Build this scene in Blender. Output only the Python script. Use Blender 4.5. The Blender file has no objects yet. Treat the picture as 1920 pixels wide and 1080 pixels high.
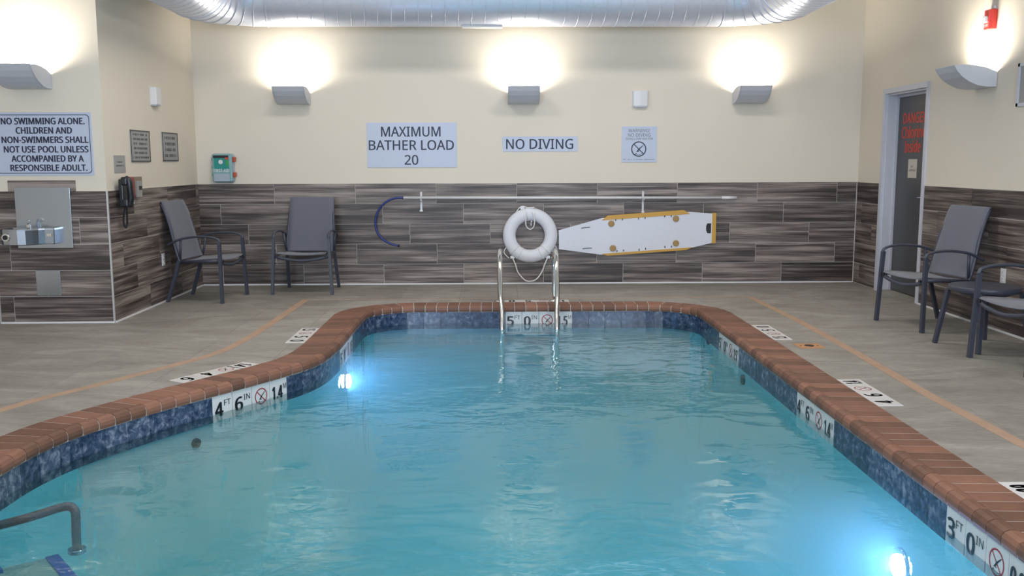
import bpy, bmesh, math, random
from mathutils import Vector, Matrix
from mathutils.geometry import delaunay_2d_cdt
random.seed(7)
S = bpy.context.scene
COL = S.collection
PI = math.pi
# ------------------------------------------------------------------ camera
CAMH = 1.3967
def cam_axes(pi_, ya, ro):
    cy, sy = math.cos(ya), math.sin(ya)
    f = Vector((sy*math.cos(pi_), cy*math.cos(pi_), -math.sin(pi_)))
    r = Vector((cy, -sy, 0)); u = r.cross(f)
    return r*math.cos(ro)+u*math.sin(ro), -r*math.sin(ro)+u*math.cos(ro), f
cd = bpy.data.cameras.new('camera'); cam = bpy.data.objects.new('camera', cd); COL.objects.link(cam)
cr, cu, cf = cam_axes(0.1339, 0.0181, -0.0029)
m = Matrix((cr, cu, -cf)).transposed().to_4x4(); m.translation = (0, 0, CAMH)
cam.matrix_world = m
cd.sensor_width = 36; cd.lens = 36*1758.9/1920; cd.clip_start = .05
S.camera = cam
# ------------------------------------------------------------------ world, light, exposure
W = bpy.data.worlds.new('world'); S.world = W; W.use_nodes = True
W.node_tree.nodes['Background'].inputs[0].default_value = (.55, .68, .9, 1)
W.node_tree.nodes['Background'].inputs[1].default_value = 1.0
S.view_settings.view_transform = 'Standard'; S.view_settings.look = 'None'
S.view_settings.gamma = 1; S.view_settings.use_curve_mapping = False
S.view_settings.exposure = 0.22
S.cycles.max_bounces = 6; S.cycles.diffuse_bounces = 3; S.cycles.glossy_bounces = 4
S.cycles.transparent_max_bounces = 8; S.cycles.volume_bounces = 1
S.cycles.sample_clamp_indirect = 4.0; S.cycles.sample_clamp_direct = 0
S.cycles.use_denoising = True
S.cycles.caustics_reflective = False; S.cycles.caustics_refractive = False
def area(name, loc, direction, sx, sy, power, col):
    d = bpy.data.lights.new(name, 'AREA'); d.shape = 'RECTANGLE'; d.size = sx; d.size_y = sy
    d.energy = power; d.color = col
    o = bpy.data.objects.new(name, d); COL.objects.link(o); o.location = loc
    o.rotation_euler = Vector(direction).to_track_quat('-Z', 'Z' if abs(direction[2]) < .9 else 'Y').to_euler()
    o['label'] = name.replace('_', ' '); return o
# daylight entering through the two windows of the front wall (behind the camera), and the ceiling panels
WIN_POWER = 185; PANEL_POWER = 30; SCONCE_POWER = 14
for wx in (-2.3, 2.3):
    area('window_daylight', (wx, -2.78, 2.0), (0, 1, -.12), 2.6, 2.0, WIN_POWER, (.72, .84, 1.0))
PANELS = [(-1.2, 3.6), (1.6, 3.6), (-1.4, 7.9), (1.6, 7.9)]
for px_, py_ in PANELS:
    area('panel_light', (px_, py_, 3.93), (0, 0, -1), 1.1, .5, PANEL_POWER, (1.0, .95, .88))

# ------------------------------------------------------------------ materials
def node_mat(name):
    M = bpy.data.materials.new(name); M.use_nodes = True
    nt = M.node_tree; return M, nt, nt.nodes['Principled BSDF']
def N(nt, t, **kw):
    n = nt.nodes.new(t)
    for k, v in kw.items(): setattr(n, k, v)
    return n
def mat(name, col, rough=.5, metal=0., noise=0., nscale=20., bump=0., bscale=60., spec=.5, vary=0., stretch=(1, 1, 1), coat=0.):
    M, nt, P = node_mat(name); L = nt.links.new
    P.inputs['Roughness'].default_value = rough; P.inputs['Metallic'].default_value = metal
    P.inputs['Specular IOR Level'].default_value = spec; P.inputs['Coat Weight'].default_value = coat
    c4 = (*col, 1)
    tc = N(nt, 'ShaderNodeTexCoord'); mp = N(nt, 'ShaderNodeMapping'); mp.inputs['Scale'].default_value = stretch
    L(tc.outputs['Object'], mp.inputs['Vector'])
    no = N(nt, 'ShaderNodeTexNoise'); no.inputs['Scale'].default_value = nscale; no.inputs['Detail'].default_value = 5
    L(mp.outputs[0], no.inputs['Vector'])
    hs = N(nt, 'ShaderNodeHueSaturation'); hs.inputs['Color'].default_value = c4
    a = N(nt, 'ShaderNodeMath', operation='MULTIPLY_ADD'); a.inputs[1].default_value = 2*max(noise, .03); a.inputs[2].default_value = 1-max(noise, .03)
    L(no.outputs['Fac'], a.inputs[0])
    last = a.outputs[0]
    if vary:
        oi = N(nt, 'ShaderNodeObjectInfo'); b = N(nt, 'ShaderNodeMath', operation='MULTIPLY_ADD')
        b.inputs[1].default_value = 2*vary; b.inputs[2].default_value = -vary
        L(oi.outputs['Random'], b.inputs[0]); c = N(nt, 'ShaderNodeMath', operation='ADD'); L(last, c.inputs[0]); L(b.outputs[0], c.inputs[1]); last = c.outputs[0]
    L(last, hs.inputs['Value']); L(hs.outputs[0], P.inputs['Base Color'])
    if bump:
        n2 = N(nt, 'ShaderNodeTexNoise'); n2.inputs['Scale'].default_value = bscale; n2.inputs['Detail'].default_value = 4
        L(mp.outputs[0], n2.inputs['Vector'])
        bp = N(nt, 'ShaderNodeBump'); bp.inputs['Strength'].default_value = bump; bp.inputs['Distance'].default_value = .01
        L(n2.outputs['Fac'], bp.inputs['Height']); L(bp.outputs[0], P.inputs['Normal'])
    return M
def ramp(nt, stops):
    r = N(nt, 'ShaderNodeValToRGB'); el = r.color_ramp.elements
    while len(el) > 1: el.remove(el[-1])
    el[0].position = stops[0][0]; el[0].color = (*stops[0][1], 1)
    for p, c in stops[1:]:
        e = el.new(p); e.color = (*c, 1)
    return r
def wood_tile_mat():
    M, nt, P = node_mat('wood_look_porcelain'); L = nt.links.new
    tc = N(nt, 'ShaderNodeTexCoord'); oi = N(nt, 'ShaderNodeObjectInfo')
    mu = N(nt, 'ShaderNodeVectorMath', operation='SCALE'); mu.inputs[0].default_value = (37., 11., 53.); L(oi.outputs['Random'], mu.inputs['Scale'])
    ad = N(nt, 'ShaderNodeVectorMath', operation='ADD'); L(tc.outputs['Object'], ad.inputs[0]); L(mu.outputs[0], ad.inputs[1])
    def nz(sc, det, st, dist=0.):
        mp = N(nt, 'ShaderNodeMapping'); mp.inputs['Scale'].default_value = st; L(ad.outputs[0], mp.inputs['Vector'])
        n = N(nt, 'ShaderNodeTexNoise'); n.inputs['Scale'].default_value = sc; n.inputs['Detail'].default_value = det; n.inputs['Distortion'].default_value = dist
        L(mp.outputs[0], n.inputs['Vector']); return n
    a = nz(1.0, 4, (.9, 1, 24), .25); b = nz(1.0, 6, (2.2, 1, 95), .4); c = nz(1.0, 2, (.9, 1, 5.5))
    x1 = N(nt, 'ShaderNodeMath', operation='MULTIPLY_ADD'); x1.inputs[1].default_value = .42; L(b.outputs['Fac'], x1.inputs[0])
    x0 = N(nt, 'ShaderNodeMath', operation='MULTIPLY'); x0.inputs[1].default_value = .70; L(a.outputs['Fac'], x0.inputs[0]); L(x0.outputs[0], x1.inputs[2])
    x2 = N(nt, 'ShaderNodeMath', operation='MULTIPLY_ADD'); x2.inputs[1].default_value = .33; L(c.outputs['Fac'], x2.inputs[0]); L(x1.outputs[0], x2.inputs[2])
    x3 = N(nt, 'ShaderNodeMath', operation='MULTIPLY_ADD'); x3.inputs[1].default_value = .10; L(oi.outputs['Random'], x3.inputs[0]); L(x2.outputs[0], x3.inputs[2])
    r = ramp(nt, [(.64, (.036, .027, .025)), (.71, (.072, .055, .050)), (.78, (.140, .110, .100)), (.84, (.205, .168, .150)), (.92, (.35, .295, .27))])
    L(x3.outputs[0], r.inputs[0]); L(r.outputs[0], P.inputs['Base Color'])
    P.inputs['Roughness'].default_value = .42
    bp = N(nt, 'ShaderNodeBump'); bp.inputs['Strength'].default_value = .15; bp.inputs['Distance'].default_value = .004
    L(b.outputs['Fac'], bp.inputs['Height']); L(bp.outputs[0], P.inputs['Normal'])
    return M
def deck_mat(name, vary):
    M, nt, P = node_mat(name); L = nt.links.new
    ge = N(nt, 'ShaderNodeNewGeometry'); oi = N(nt, 'ShaderNodeObjectInfo')
    def nz(sc, det, st, dist):
        mp = N(nt, 'ShaderNodeMapping'); mp.inputs['Scale'].default_value = st; L(ge.outputs['Position'], mp.inputs['Vector'])
        n = N(nt, 'ShaderNodeTexNoise'); n.inputs['Scale'].default_value = sc; n.inputs['Detail'].default_value = det; n.inputs['Distortion'].default_value = dist
        L(mp.outputs[0], n.inputs['Vector']); return n
    a = nz(1.3, 6, (1, 2.2, 1), 1.5); b = nz(14, 6, (1, 2.5, 1), .6)
    x = N(nt, 'ShaderNodeMath', operation='MULTIPLY_ADD'); x.inputs[1].default_value = .5
    L(b.outputs['Fac'], x.inputs[0]); L(a.outputs['Fac'], x.inputs[2])
    y = N(nt, 'ShaderNodeMath', operation='MULTIPLY_ADD'); y.inputs[1].default_value = vary; L(oi.outputs['Random'], y.inputs[0]); L(x.outputs[0], y.inputs[2])
    r = ramp(nt, [(.50, (.200, .182, .160)), (.70, (.258, .238, .212)), (.9, (.318, .297, .268)), (1.05, (.37, .348, .318))])
    L(y.outputs[0], r.inputs[0]); L(r.outputs[0], P.inputs['Base Color']); P.inputs['Roughness'].default_value = .62
    bp = N(nt, 'ShaderNodeBump'); bp.inputs['Strength'].default_value = .25; bp.inputs['Distance'].default_value = .004
    L(b.outputs['Fac'], bp.inputs['Height']); L(bp.outputs[0], P.inputs['Normal']); return M
def blue_tile_mat():
    M, nt, P = node_mat('blue_slate_glaze'); L = nt.links.new
    ge = N(nt, 'ShaderNodeNewGeometry')
    n = N(nt, 'ShaderNodeTexNoise'); n.inputs['Scale'].default_value = 26; n.inputs['Detail'].default_value = 8; n.inputs['Distortion'].default_value = .5; n.inputs['Roughness'].default_value = .62
    L(ge.outputs['Position'], n.inputs['Vector'])
    oi = N(nt, 'ShaderNodeObjectInfo'); y = N(nt, 'ShaderNodeMath', operation='MULTIPLY_ADD'); y.inputs[1].default_value = .12
    L(oi.outputs['Random'], y.inputs[0]); L(n.outputs['Fac'], y.inputs[2])
    r = ramp(nt, [(.40, (.012, .022, .052)), (.52, (.036, .056, .115)), (.62, (.085, .112, .185)), (.74, (.24, .265, .34))])
    L(y.outputs[0], r.inputs[0]); L(r.outputs[0], P.inputs['Base Color']); P.inputs['Roughness'].default_value = .22
    return M
def fabric_mat():
    M, nt, P = node_mat('sling_mesh_fabric'); L = nt.links.new
    P.inputs['Base Color'].default_value = (.130, .136, .170, 1); P.inputs['Roughness'].default_value = .75
    P.inputs['Sheen Weight'].default_value = .3
    tc = N(nt, 'ShaderNodeTexCoord'); w = N(nt, 'ShaderNodeTexWave'); w.inputs['Scale'].default_value = 160; w.bands_direction = 'Y'
    L(tc.outputs['Object'], w.inputs['Vector'])
    w2 = N(nt, 'ShaderNodeTexWave'); w2.inputs['Scale'].default_value = 160; w2.bands_direction = 'Z'; L(tc.outputs['Object'], w2.inputs['Vector'])
    ad = N(nt, 'ShaderNodeMath', operation='ADD'); L(w.outputs['Fac'], ad.inputs[0]); L(w2.outputs['Fac'], ad.inputs[1])
    bp = N(nt, 'ShaderNodeBump'); bp.inputs['Strength'].default_value = .2; bp.inputs['Distance'].default_value = .001
    L(ad.outputs[0], bp.inputs['Height']); L(bp.outputs[0], P.inputs['Normal']); return M
def emit(name, col, s):
    M = bpy.data.materials.new(name); M.use_nodes = True; nt = M.node_tree; nt.nodes.clear()
    e = N(nt, 'ShaderNodeEmission'); e.inputs[0].default_value = (*col, 1); e.inputs[1].default_value = s
    o = N(nt, 'ShaderNodeOutputMaterial'); nt.links.new(e.outputs[0], o.inputs[0]); return M
def water_mat():
    M = bpy.data.materials.new('pool_water'); M.use_nodes = True; nt = M.node_tree; nt.nodes.clear(); L = nt.links.new
    ge = N(nt, 'ShaderNodeNewGeometry')
    def nz(sc, st, det):
        mp = N(nt, 'ShaderNodeMapping'); mp.inputs['Scale'].default_value = st; L(ge.outputs['Position'], mp.inputs['Vector'])
        n = N(nt, 'ShaderNodeTexNoise'); n.inputs['Scale'].default_value = sc; n.inputs['Detail'].default_value = det; n.inputs['Distortion'].default_value = .4
        L(mp.outputs[0], n.inputs['Vector']); return n
    a = nz(2.2, (1, 1.3, 1), 2); b = nz(8., (1, 1.6, 1), 2); big = nz(.7, (1, 1, 1), 1)
    am = N(nt, 'ShaderNodeMath', operation='MULTIPLY'); am.inputs[1].default_value = .27
    L(b.outputs['Fac'], am.inputs[0])
    gate = N(nt, 'ShaderNodeMapRange'); gate.inputs['From Min'].default_value = .42; gate.inputs['From Max'].default_value = .62
    gate.inputs['To Min'].default_value = .35; gate.inputs['To Max'].default_value = 1.9; L(big.outputs['Fac'], gate.inputs['Value'])
    am2 = N(nt, 'ShaderNodeMath', operation='MULTIPLY'); L(am.outputs[0], am2.inputs[0]); L(gate.outputs[0], am2.inputs[1])
    s = N(nt, 'ShaderNodeMath', operation='ADD'); L(a.outputs['Fac'], s.inputs[0]); L(am2.outputs[0], s.inputs[1])
    bp = N(nt, 'ShaderNodeBump'); bp.inputs['Strength'].default_value = 1.; bp.inputs['Distance'].default_value = .012
    L(s.outputs[0], bp.inputs['Height'])
    fr = N(nt, 'ShaderNodeFresnel'); fr.inputs['IOR'].default_value = 1.33; L(bp.outputs[0], fr.inputs['Normal'])
    gl = N(nt, 'ShaderNodeBsdfGlossy'); gl.inputs['Roughness'].default_value = .015; gl.inputs['Color'].default_value = (1, 1, 1, 1); L(bp.outputs[0], gl.inputs['Normal'])
    tr = N(nt, 'ShaderNodeBsdfTransparent'); tr.inputs[0].default_value = (1, 1, 1, 1)
    mx = N(nt, 'ShaderNodeMixShader'); L(fr.outputs[0], mx.inputs[0]); L(tr.outputs[0], mx.inputs[1]); L(gl.outputs[0], mx.inputs[2])
    o = N(nt, 'ShaderNodeOutputMaterial'); L(mx.outputs[0], o.inputs['Surface'])
    va = N(nt, 'ShaderNodeVolumeAbsorption'); va.inputs['Color'].default_value = (.07, .90, .99, 1); va.inputs['Density'].default_value = .52
    vs = N(nt, 'ShaderNodeVolumeScatter'); vs.inputs['Color'].default_value = (.38, .86, .97, 1); vs.inputs['Density'].default_value = .37; vs.inputs['Anisotropy'].default_value = .2
    av = N(nt, 'ShaderNodeAddShader'); L(va.outputs[0], av.inputs[0]); L(vs.outputs[0], av.inputs[1]); L(av.outputs[0], o.inputs['Volume'])
    return M
MT = dict(
    wood=wood_tile_mat(), deck=deck_mat('deck_stone', .10), blue=blue_tile_mat(), fabric=fabric_mat(), water=water_mat(),
    paint=mat('cream_wall_paint', (.78, .712, .605), .75, noise=.04, nscale=1.5, bump=.05, bscale=150),
    ceiling=mat('white_ceiling_paint', (.80, .79, .76), .9),
    grout=mat('pale_grout', (.64, .61, .58), .9, noise=.1, bump=.2), caulk=mat('white_caulk', (.78, .78, .80), .5),
    brick=mat('terracotta_brick', (.205, .092, .058), .62, noise=.25, nscale=9, vary=.34, bump=.15, bscale=90),
    mortar=mat('grey_mortar', (.55, .50, .46), .9, noise=.1), plaster=mat('pool_plaster', (.77, .86, .88), .8, noise=.05, nscale=3),
    tape=mat('peach_joint_strip', (.43, .285, .20), .7, noise=.18, nscale=6), steel=mat('brushed_stainless', (.47, .52, .60), .17, 1., noise=.03, bump=.03, stretch=(1, 1, 8)),
    chrome=mat('polished_chrome', (.78, .78, .76), .10, 1.), galv=mat('galvanised_steel', (.74, .78, .90), .36, .55, noise=.06, nscale=30, bump=.04),
    frame=mat('charcoal_powder_coat', (.052, .058, .082), .38), sconce=mat('silver_painted_metal', (.62, .64, .70), .42, .1),
    whitepl=mat('white_plastic', (.74, .74, .76), .35), ring=mat('white_vinyl', (.76, .77, .83), .45, bump=.1, bscale=25), rope=mat('white_rope', (.84, .83, .82), .8, bump=.4, bscale=300),
    sign=mat('pale_sign_plastic', (.53, .59, .74), .4), ink=mat('navy_ink', (.018, .022, .055), .5), greysign=mat('grey_sign_plate', (.34, .34, .33), .45),
    greyink=mat('worn_grey_ink', (.13, .13, .135), .6), marker=mat('white_ceramic', (.72, .70, .69), .3, vary=.03), black=mat('black_glaze', (.010, .010, .013), .3),
    red=mat('red_ink', (.34, .02, .03), .45), yellow=mat('ochre_plastic', (.62, .345, .055), .45), board=mat('white_board', (.72, .74, .82), .4),
    pad=mat('tan_rubber', (.40, .26, .105), .7), bluepole=mat('blue_tube', (.012, .035, .21), .35), whitepole=mat('white_enamel', (.72, .72, .74), .3),
    doorframe=mat('white_door_frame', (.62, .63, .70), .4), door=mat('charcoal_door', (.060, .062, .068), .32), redletter=mat('red_vinyl_letters', (.62, .055, .030), .5),
    paper=mat('pale_notice', (.62, .57, .50), .6), phone=mat('black_phone_plastic', (.012, .014, .018), .3), phonered=mat('red_phone_base', (.30, .028, .028), .4),
    tan=mat('tan_box', (.26, .20, .145), .5), strobe=mat('red_alarm_plastic', (.72, .045, .035), .35), lens=mat('clear_lens', (.75, .80, .85), .08),
    teal=mat('teal_case', (.22, .40, .42), .3), tealface=mat('teal_label', (.01, .26, .23), .4), caselight=mat('pale_blue_case', (.40, .47, .56), .3), green=mat('green_label', (.03, .32, .09), .4),
    orange=mat('orange_latch', (.50, .065, .022), .4), alum=mat('aluminium_trim', (.66, .65, .66), .35, .6), dark=mat('dark_void', (.012, .012, .014), .7),
    lamp=emit('lamp_tube_glow', (1., .93, .80), 9.), panel=emit('ceiling_panel_glow', (1., .95, .88), 5.), led=emit('pool_led_glow', (.50, .54, 1.), 340.), sky=emit('daylight_glass_glow', (.72, .84, 1.), 3.0),
    steptile=mat('grey_green_step_finish', (.22, .40, .42), .8), bluetrim=mat('blue_step_trim', (.010, .06, .42), .4), railgrey=mat('dull_grey_tube', (.13, .15, .17), .4), greystone=mat('grey_rubber', (.05, .05, .055), .6), orangestone=mat('orange_patch', (.50, .25, .12), .7))

# ------------------------------------------------------------------ geometry helpers
class G:
    """collects vertices and faces; build() links them as one mesh object"""
    def __init__(s): s.v = []; s.f = []; s.m = []; s.sm = []
    def add(s, vs, fs, mi=0, smooth=False):
        o = len(s.v); s.v += [tuple(v) for v in vs]
        for f in fs: s.f.append([i+o for i in f]); s.m.append(mi); s.sm.append(smooth)
        return s
    def box(s, c, d, mi=0, rz=0., bev=0.):
        x, y, z = (q/2 for q in d)
        if bev:
            b = min(bev, x*.9, y*.9, z*.9); bm = bmesh.new(); bmesh.ops.create_cube(bm, size=1)
            for v in bm.verts: v.co = Vector((v.co.x*2*x, v.co.y*2*y, v.co.z*2*z))
            bmesh.ops.bevel(bm, geom=bm.edges[:], offset=b, segments=2, affect='EDGES', profile=.5)
            bm.verts.index_update(); vs = [v.co.copy() for v in bm.verts]; fs = [[v.index for v in f.verts] for f in bm.faces]; bm.free()
        else:
            vs = [Vector((i*x, j*y, k*z)) for i in (-1, 1) for j in (-1, 1) for k in (-1, 1)]
            fs = [(0, 1, 3, 2), (4, 6, 7, 5), (0, 4, 5, 1), (2, 3, 7, 6), (0, 2, 6, 4), (1, 5, 7, 3)]
        R = Matrix.Rotation(rz, 3, 'Z'); s.add([R @ v + Vector(c) for v in vs], fs, mi); return s
    def tube(s, pts, r, n=10, mi=0, closed=False, flat=None, caps=True):
        P = [Vector(p) for p in pts]; k = len(P)
        T = []
        for i in range(k):
            a = P[(i-1) % k] if closed or i > 0 else P[i]; b = P[(i+1) % k] if closed or i < k-1 else P[i]
            T.append((b-a).normalized())
        up = Vector((0, 0, 1)) if abs(T[0].z) < .9 else Vector((1, 0, 0))
        u = (up - T[0]*up.dot(T[0])).normalized(); vs = []
        for i in range(k):
            u = (u - T[i]*u.dot(T[i])).normalized(); w = T[i].cross(u)
            rr = r[i] if isinstance(r, (list, tuple)) else r
            for j in range(n):
                a = 2*PI*j/n + (PI/n if n == 4 else 0); ca, sa = math.cos(a), math.sin(a)
                if flat: ca *= flat
                vs.append(P[i] + (u*ca + w*sa)*rr)
        fs = []
        for i in range(k if closed else k-1):
            for j in range(n):
                a = i*n+j; b = i*n+(j+1) % n; c = ((i+1) % k)*n+(j+1) % n; d = ((i+1) % k)*n+j
                fs.append((a, b, c, d))
        s.add(vs, fs, mi, n > 4)
        if not closed and caps:
            o = len(s.v)-len(vs); s.f += [list(range(o, o+n))[::-1], list(range(o+(k-1)*n, o+k*n))]; s.m += [mi, mi]; s.sm += [False, False]
        return s
    def cyl(s, a, b, r, n=20, mi=0): return s.tube([a, b], r, n, mi)
    def prism(s, poly, ax, lo, hi, mi=0):
        """2D polygon extruded along axis ax ('x','y','z'); poly in the other two axes (in order)"""
        def p3(p, t):
            return {'x': (t, p[0], p[1]), 'y': (p[0], t, p[1]), 'z': (p[0], p[1], t)}[ax]
        n = len(poly); vs = [p3(p, lo) for p in poly]+[p3(p, hi) for p in poly]
        fs = [list(range(n))[::-1], list(range(n, 2*n))]+[(i, (i+1) % n, n+(i+1) % n, n+i) for i in range(n)]
        return s.add(vs, fs, mi)
    def build(s, name, mats, parent=None, loc=None, rz=None):
        me = bpy.data.meshes.new(name); me.from_pydata(s.v, [], s.f)
        for mm in (mats if isinstance(mats, list) else [mats]): me.materials.append(MT[mm] if isinstance(mm, str) else mm)
        me.polygons.foreach_set('material_index', s.m); me.polygons.foreach_set('use_smooth', s.sm)
        bm = bmesh.new(); bm.from_mesh(me); bmesh.ops.recalc_face_normals(bm, faces=bm.faces); bm.to_mesh(me); bm.free()
        me.update(); return link(name, me, parent, loc, rz)
def link(name, me, parent=None, loc=None, rz=None):
    o = bpy.data.objects.new(name, me); COL.objects.link(o)
    if parent is not None: o.parent = parent
    if loc is not None: o.location = loc
    if rz is not None: o.rotation_euler = (0, 0, rz)
    return o
def thing(name, label, cat, loc=(0, 0, 0), rz=0., group=None):
    o = bpy.data.objects.new(name, None); COL.objects.link(o); o.empty_display_size = .1
    o.location = loc; o.rotation_euler = (0, 0, rz); tag(o, label, cat, group); return o
def tag(o, label, cat, group=None):
    o['label'] = label; o['category'] = cat
    if group: o['group'] = group
    return o
def struct(o): o['kind'] = 'structure'; return o
def smooth_path(pts, sub=6, closed=False):
    P = [Vector(p) for p in pts]; out = []; n = len(P); rng = range(n if closed else n-1)
    for i in rng:
        p0 = P[(i-1) % n] if closed or i > 0 else P[i]*2-P[i+1]; p1 = P[i]; p2 = P[(i+1) % n]
        p3 = P[(i+2) % n] if closed or i < n-2 else P[i+1]*2-P[i]
        for k in range(sub):
            t = k/sub
            out.append(.5*((2*p1)+(-p0+p2)*t+(2*p0-5*p1+4*p2-p3)*t*t+(-p0+3*p1-3*p2+p3)*t**3))
    if not closed: out.append(P[-1])
    return out
try:
    import os
    FONT = bpy.data.fonts.load(os.path.join(bpy.utils.system_resource('DATAFILES', path='fonts'), 'NotoSansMath-Regular.woff2'))   # a typeface that ships with Blender
except Exception:
    FONT = None
def text_geo(s, x0, x1, z0, z1, weight=0., depth=.0015, keep=False):
    """lettering as real geometry filling the box x0..x1, z0..z1 in the local xz plane, facing -y"""
    c = bpy.data.curves.new('lettering', 'FONT'); c.body = s; c.align_x = 'CENTER';
    if FONT: c.font = FONT
    c.resolution_u = 2
    o = bpy.data.objects.new('lettering', c); COL.objects.link(o)
    dg = bpy.context.evaluated_depsgraph_get(); dg.update(); me = bpy.data.meshes.new_from_object(o.evaluated_get(dg))
    bpy.data.objects.remove(o); bpy.data.curves.remove(c)
    vs = [v.co.copy() for v in me.vertices]; fs = [list(p.vertices) for p in me.polygons]; bpy.data.meshes.remove(me)
    xa = min(v.x for v in vs); xb = max(v.x for v in vs); ya = min(v.y for v in vs); yb = max(v.y for v in vs)
    sx = (x1-x0)/(xb-xa); sz = (z1-z0)/(yb-ya)
    if keep:
        sx = min(sx, sz); x0 = (x0+x1)/2-(xb-xa)*sx/2
    off = [(0, 0)]
    if weight:      # a heavier cut: the outline repeated a hair to each side
        e = weight*(z1-z0)*1.6; x0 += e; x1 -= e; sx = (x1-x0)/(xb-xa); off = [(-e, 0), (-e/2, 0), (0, 0), (e/2, 0), (e, 0), (0, e*.5), (0, -e*.5)]
    top = []; ff = []
    for k, (ox, oz) in enumerate(off):
        ff += [[i+len(top) for i in f] for f in fs]
        top += [(x0+(v.x-xa)*sx+ox, -depth-k*.00003, z0+(v.y-ya)*sz+oz) for v in vs]
    return top, ff
def add_text(g, *a, mi=0, base=0., **k):
    vs, fs = text_geo(*a, **k); g.add([(x, y-base, z) for x, y, z in vs], fs, mi)
def blur_line(g, x0, x1, z0, z1, base, seed):
    rnd = random.Random(seed); x = x0
    while x < x1-.004:
        w = rnd.uniform(.010, .018); 
        if x+w > x1: w = x1-x
        k = rnd.random()
        if k < .85:
            for q in range(2):
                g.box((x+w*.25+q*w*.4, -base-.0006, (z0+z1)/2), (w*.22, .0008, (z1-z0)*rnd.uniform(.75, 1)))
            g.box((x+w*.45, -base-.0006, z0+(z1-z0)*rnd.choice((.1, .5, .9))), (w*.6, .0008, (z1-z0)*.16))
        x += w
def no_diving(g_ring, g_man, cx, cz, r, base=0., plane='xz'):
    """prohibition ring with slash, and a diving figure"""
    n = 40
    for a, b in ((r, r*.86),):
        vs = [(cx+a*math.cos(2*PI*i/n), -base, cz+a*math.sin(2*PI*i/n)) for i in range(n)]+[(cx+b*math.cos(2*PI*i/n), -base, cz+b*math.sin(2*PI*i/n)) for i in range(n)]
        g_ring.add(vs, [(i, (i+1) % n, n+(i+1) % n, n+i) for i in range(n)])
    t = r*.06; d = r*.64; q = (t*.7)
    g_ring.add([(cx-d-q, -base, cz+d-q), (cx-d+q, -base, cz+d+q), (cx+d+q, -base, cz-d+q), (cx+d-q, -base, cz-d-q)], [(0, 1, 2, 3)])
    def quad(a, b, w1, w2):
        a = Vector(a); b = Vector(b); nrm = Vector((-(b-a).y, (b-a).x)).normalized()
        p = [a+nrm*w1, a-nrm*w1, b-nrm*w2, b+nrm*w2]
        g_man.add([(cx+v.x*r, -base-.0004, cz+v.y*r) for v in p], [(0, 1, 2, 3)])
    quad((.62, .52), (.05, 0), .035, .08); quad((.05, 0), (-.18, -.34), .10, .07); quad((-.05, -.1), (-.34, -.42), .05, .03); quad((-.18, -.34), (.12, -.36), .04, .02)
    m_ = 12; g_man.add([(cx+r*(-.36+.08*math.cos(2*PI*i/m_)), -base-.0004, cz+r*(-.58+.08*math.sin(2*PI*i/m_))) for i in range(m_)], [list(range(m_))])
    quad((-.62, -.66), (-.1, -.72), .02, .02); quad((.05, -.72), (.5, -.62), .02, .02)

# ------------------------------------------------------------------ room measurements
B, LW, RW, WY, WX = 10.734, 3.356, 4.158, 8.219, 4.336   # back wall y, left wall -x, right wall x, fountain wall y, its left end -x
HC = 4.0; FY = -3.0; TH = .23; TL = .917; ROW = 5*TH
# walls: an object placed on the wall line whose local x runs along it and whose local -y faces the room
def wall(name, loc, rz, x0, x1, holes=(), th=.15, z1=HC):
    xs = sorted({x0, x1, *[h[0] for h in holes], *[h[1] for h in holes]}); g = G()
    for a, b in zip(xs, xs[1:]):
        zs = [(0, z1)]
        for h in holes:
            if h[0] <= a and b <= h[1]: zs = [(0, h[2]), (h[3], z1)]
        for c, d in zs:
            if d-c > .01: g.box(((a+b)/2, th/2, (c+d)/2), (b-a, th, d-c))
    bm = bmesh.new(); o = g.build(name, 'paint', None, loc, rz)
    bm.from_mesh(o.data); bmesh.ops.remove_doubles(bm, verts=bm.verts, dist=1e-5); bm.to_mesh(o.data); bm.free()
    return struct(o)
tile_cache = {}
def tile_mesh(w, h=TH-.005, t=.010):
    k = round(w, 3)
    if k not in tile_cache:
        g = G(); b = .0015; x = w/2; z = h/2
        vs = [(-x, 0, -z), (x, 0, -z), (x, 0, z), (-x, 0, z), (-x, -t+b, -z), (x, -t+b, -z), (x, -t+b, z), (-x, -t+b, z), (-x+b, -t, -z+b), (x-b, -t, -z+b), (x-b, -t, z-b), (-x+b, -t, z-b)]
        fs = [(0, 1, 5, 4), (1, 2, 6, 5), (2, 3, 7, 6), (3, 0, 4, 7), (4, 5, 9, 8), (5, 6, 10, 9), (6, 7, 11, 10), (7, 4, 8, 11), (8, 9, 10, 11), (3, 2, 1, 0)]
        me = bpy.data.meshes.new('tile'); me.from_pydata(vs, [], fs); me.materials.append(MT['wood']); me.update(); tile_cache[k] = me
    return tile_cache[k]
def wainscot(parent, x0, x1, joints, gaps=()):
    """joints: x of one joint for each of the five rows, top row first"""
    segs = [(x0, x1)]
    for ga, gb in gaps:
        segs = [s for a, b in segs for s in ((a, min(b, ga)), (max(a, gb), b)) if s[1]-s[0] > .02]
    for a, b in segs:
        G().box(((a+b)/2, -.0025, ROW/2+.004), (b-a, .005, ROW+.004)).build('grout', 'grout', parent)
        for r in range(5):
            zc = ROW-TH*(r+.5)+.006; j = joints[r]; k0 = math.floor((a-j)/TL); x = j+k0*TL
            while x < b:
                p, q = max(a, x), min(b, x+TL)
                if q-p > .03: link('tile', tile_mesh(q-p-.005), parent, ((p+q)/2, 0, zc))
                x += TL
J = -1.581
wb = wall('wall_back', (0, B, 0), 0, -LW-.15, RW+.15)
wainscot(wb, -LW, RW, [J, J+TL/3, J+2*TL/3, J, J+TL/3])
wl = wall('wall_left', (-LW, 0, 0), PI/2, WY+.15, B)
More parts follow.
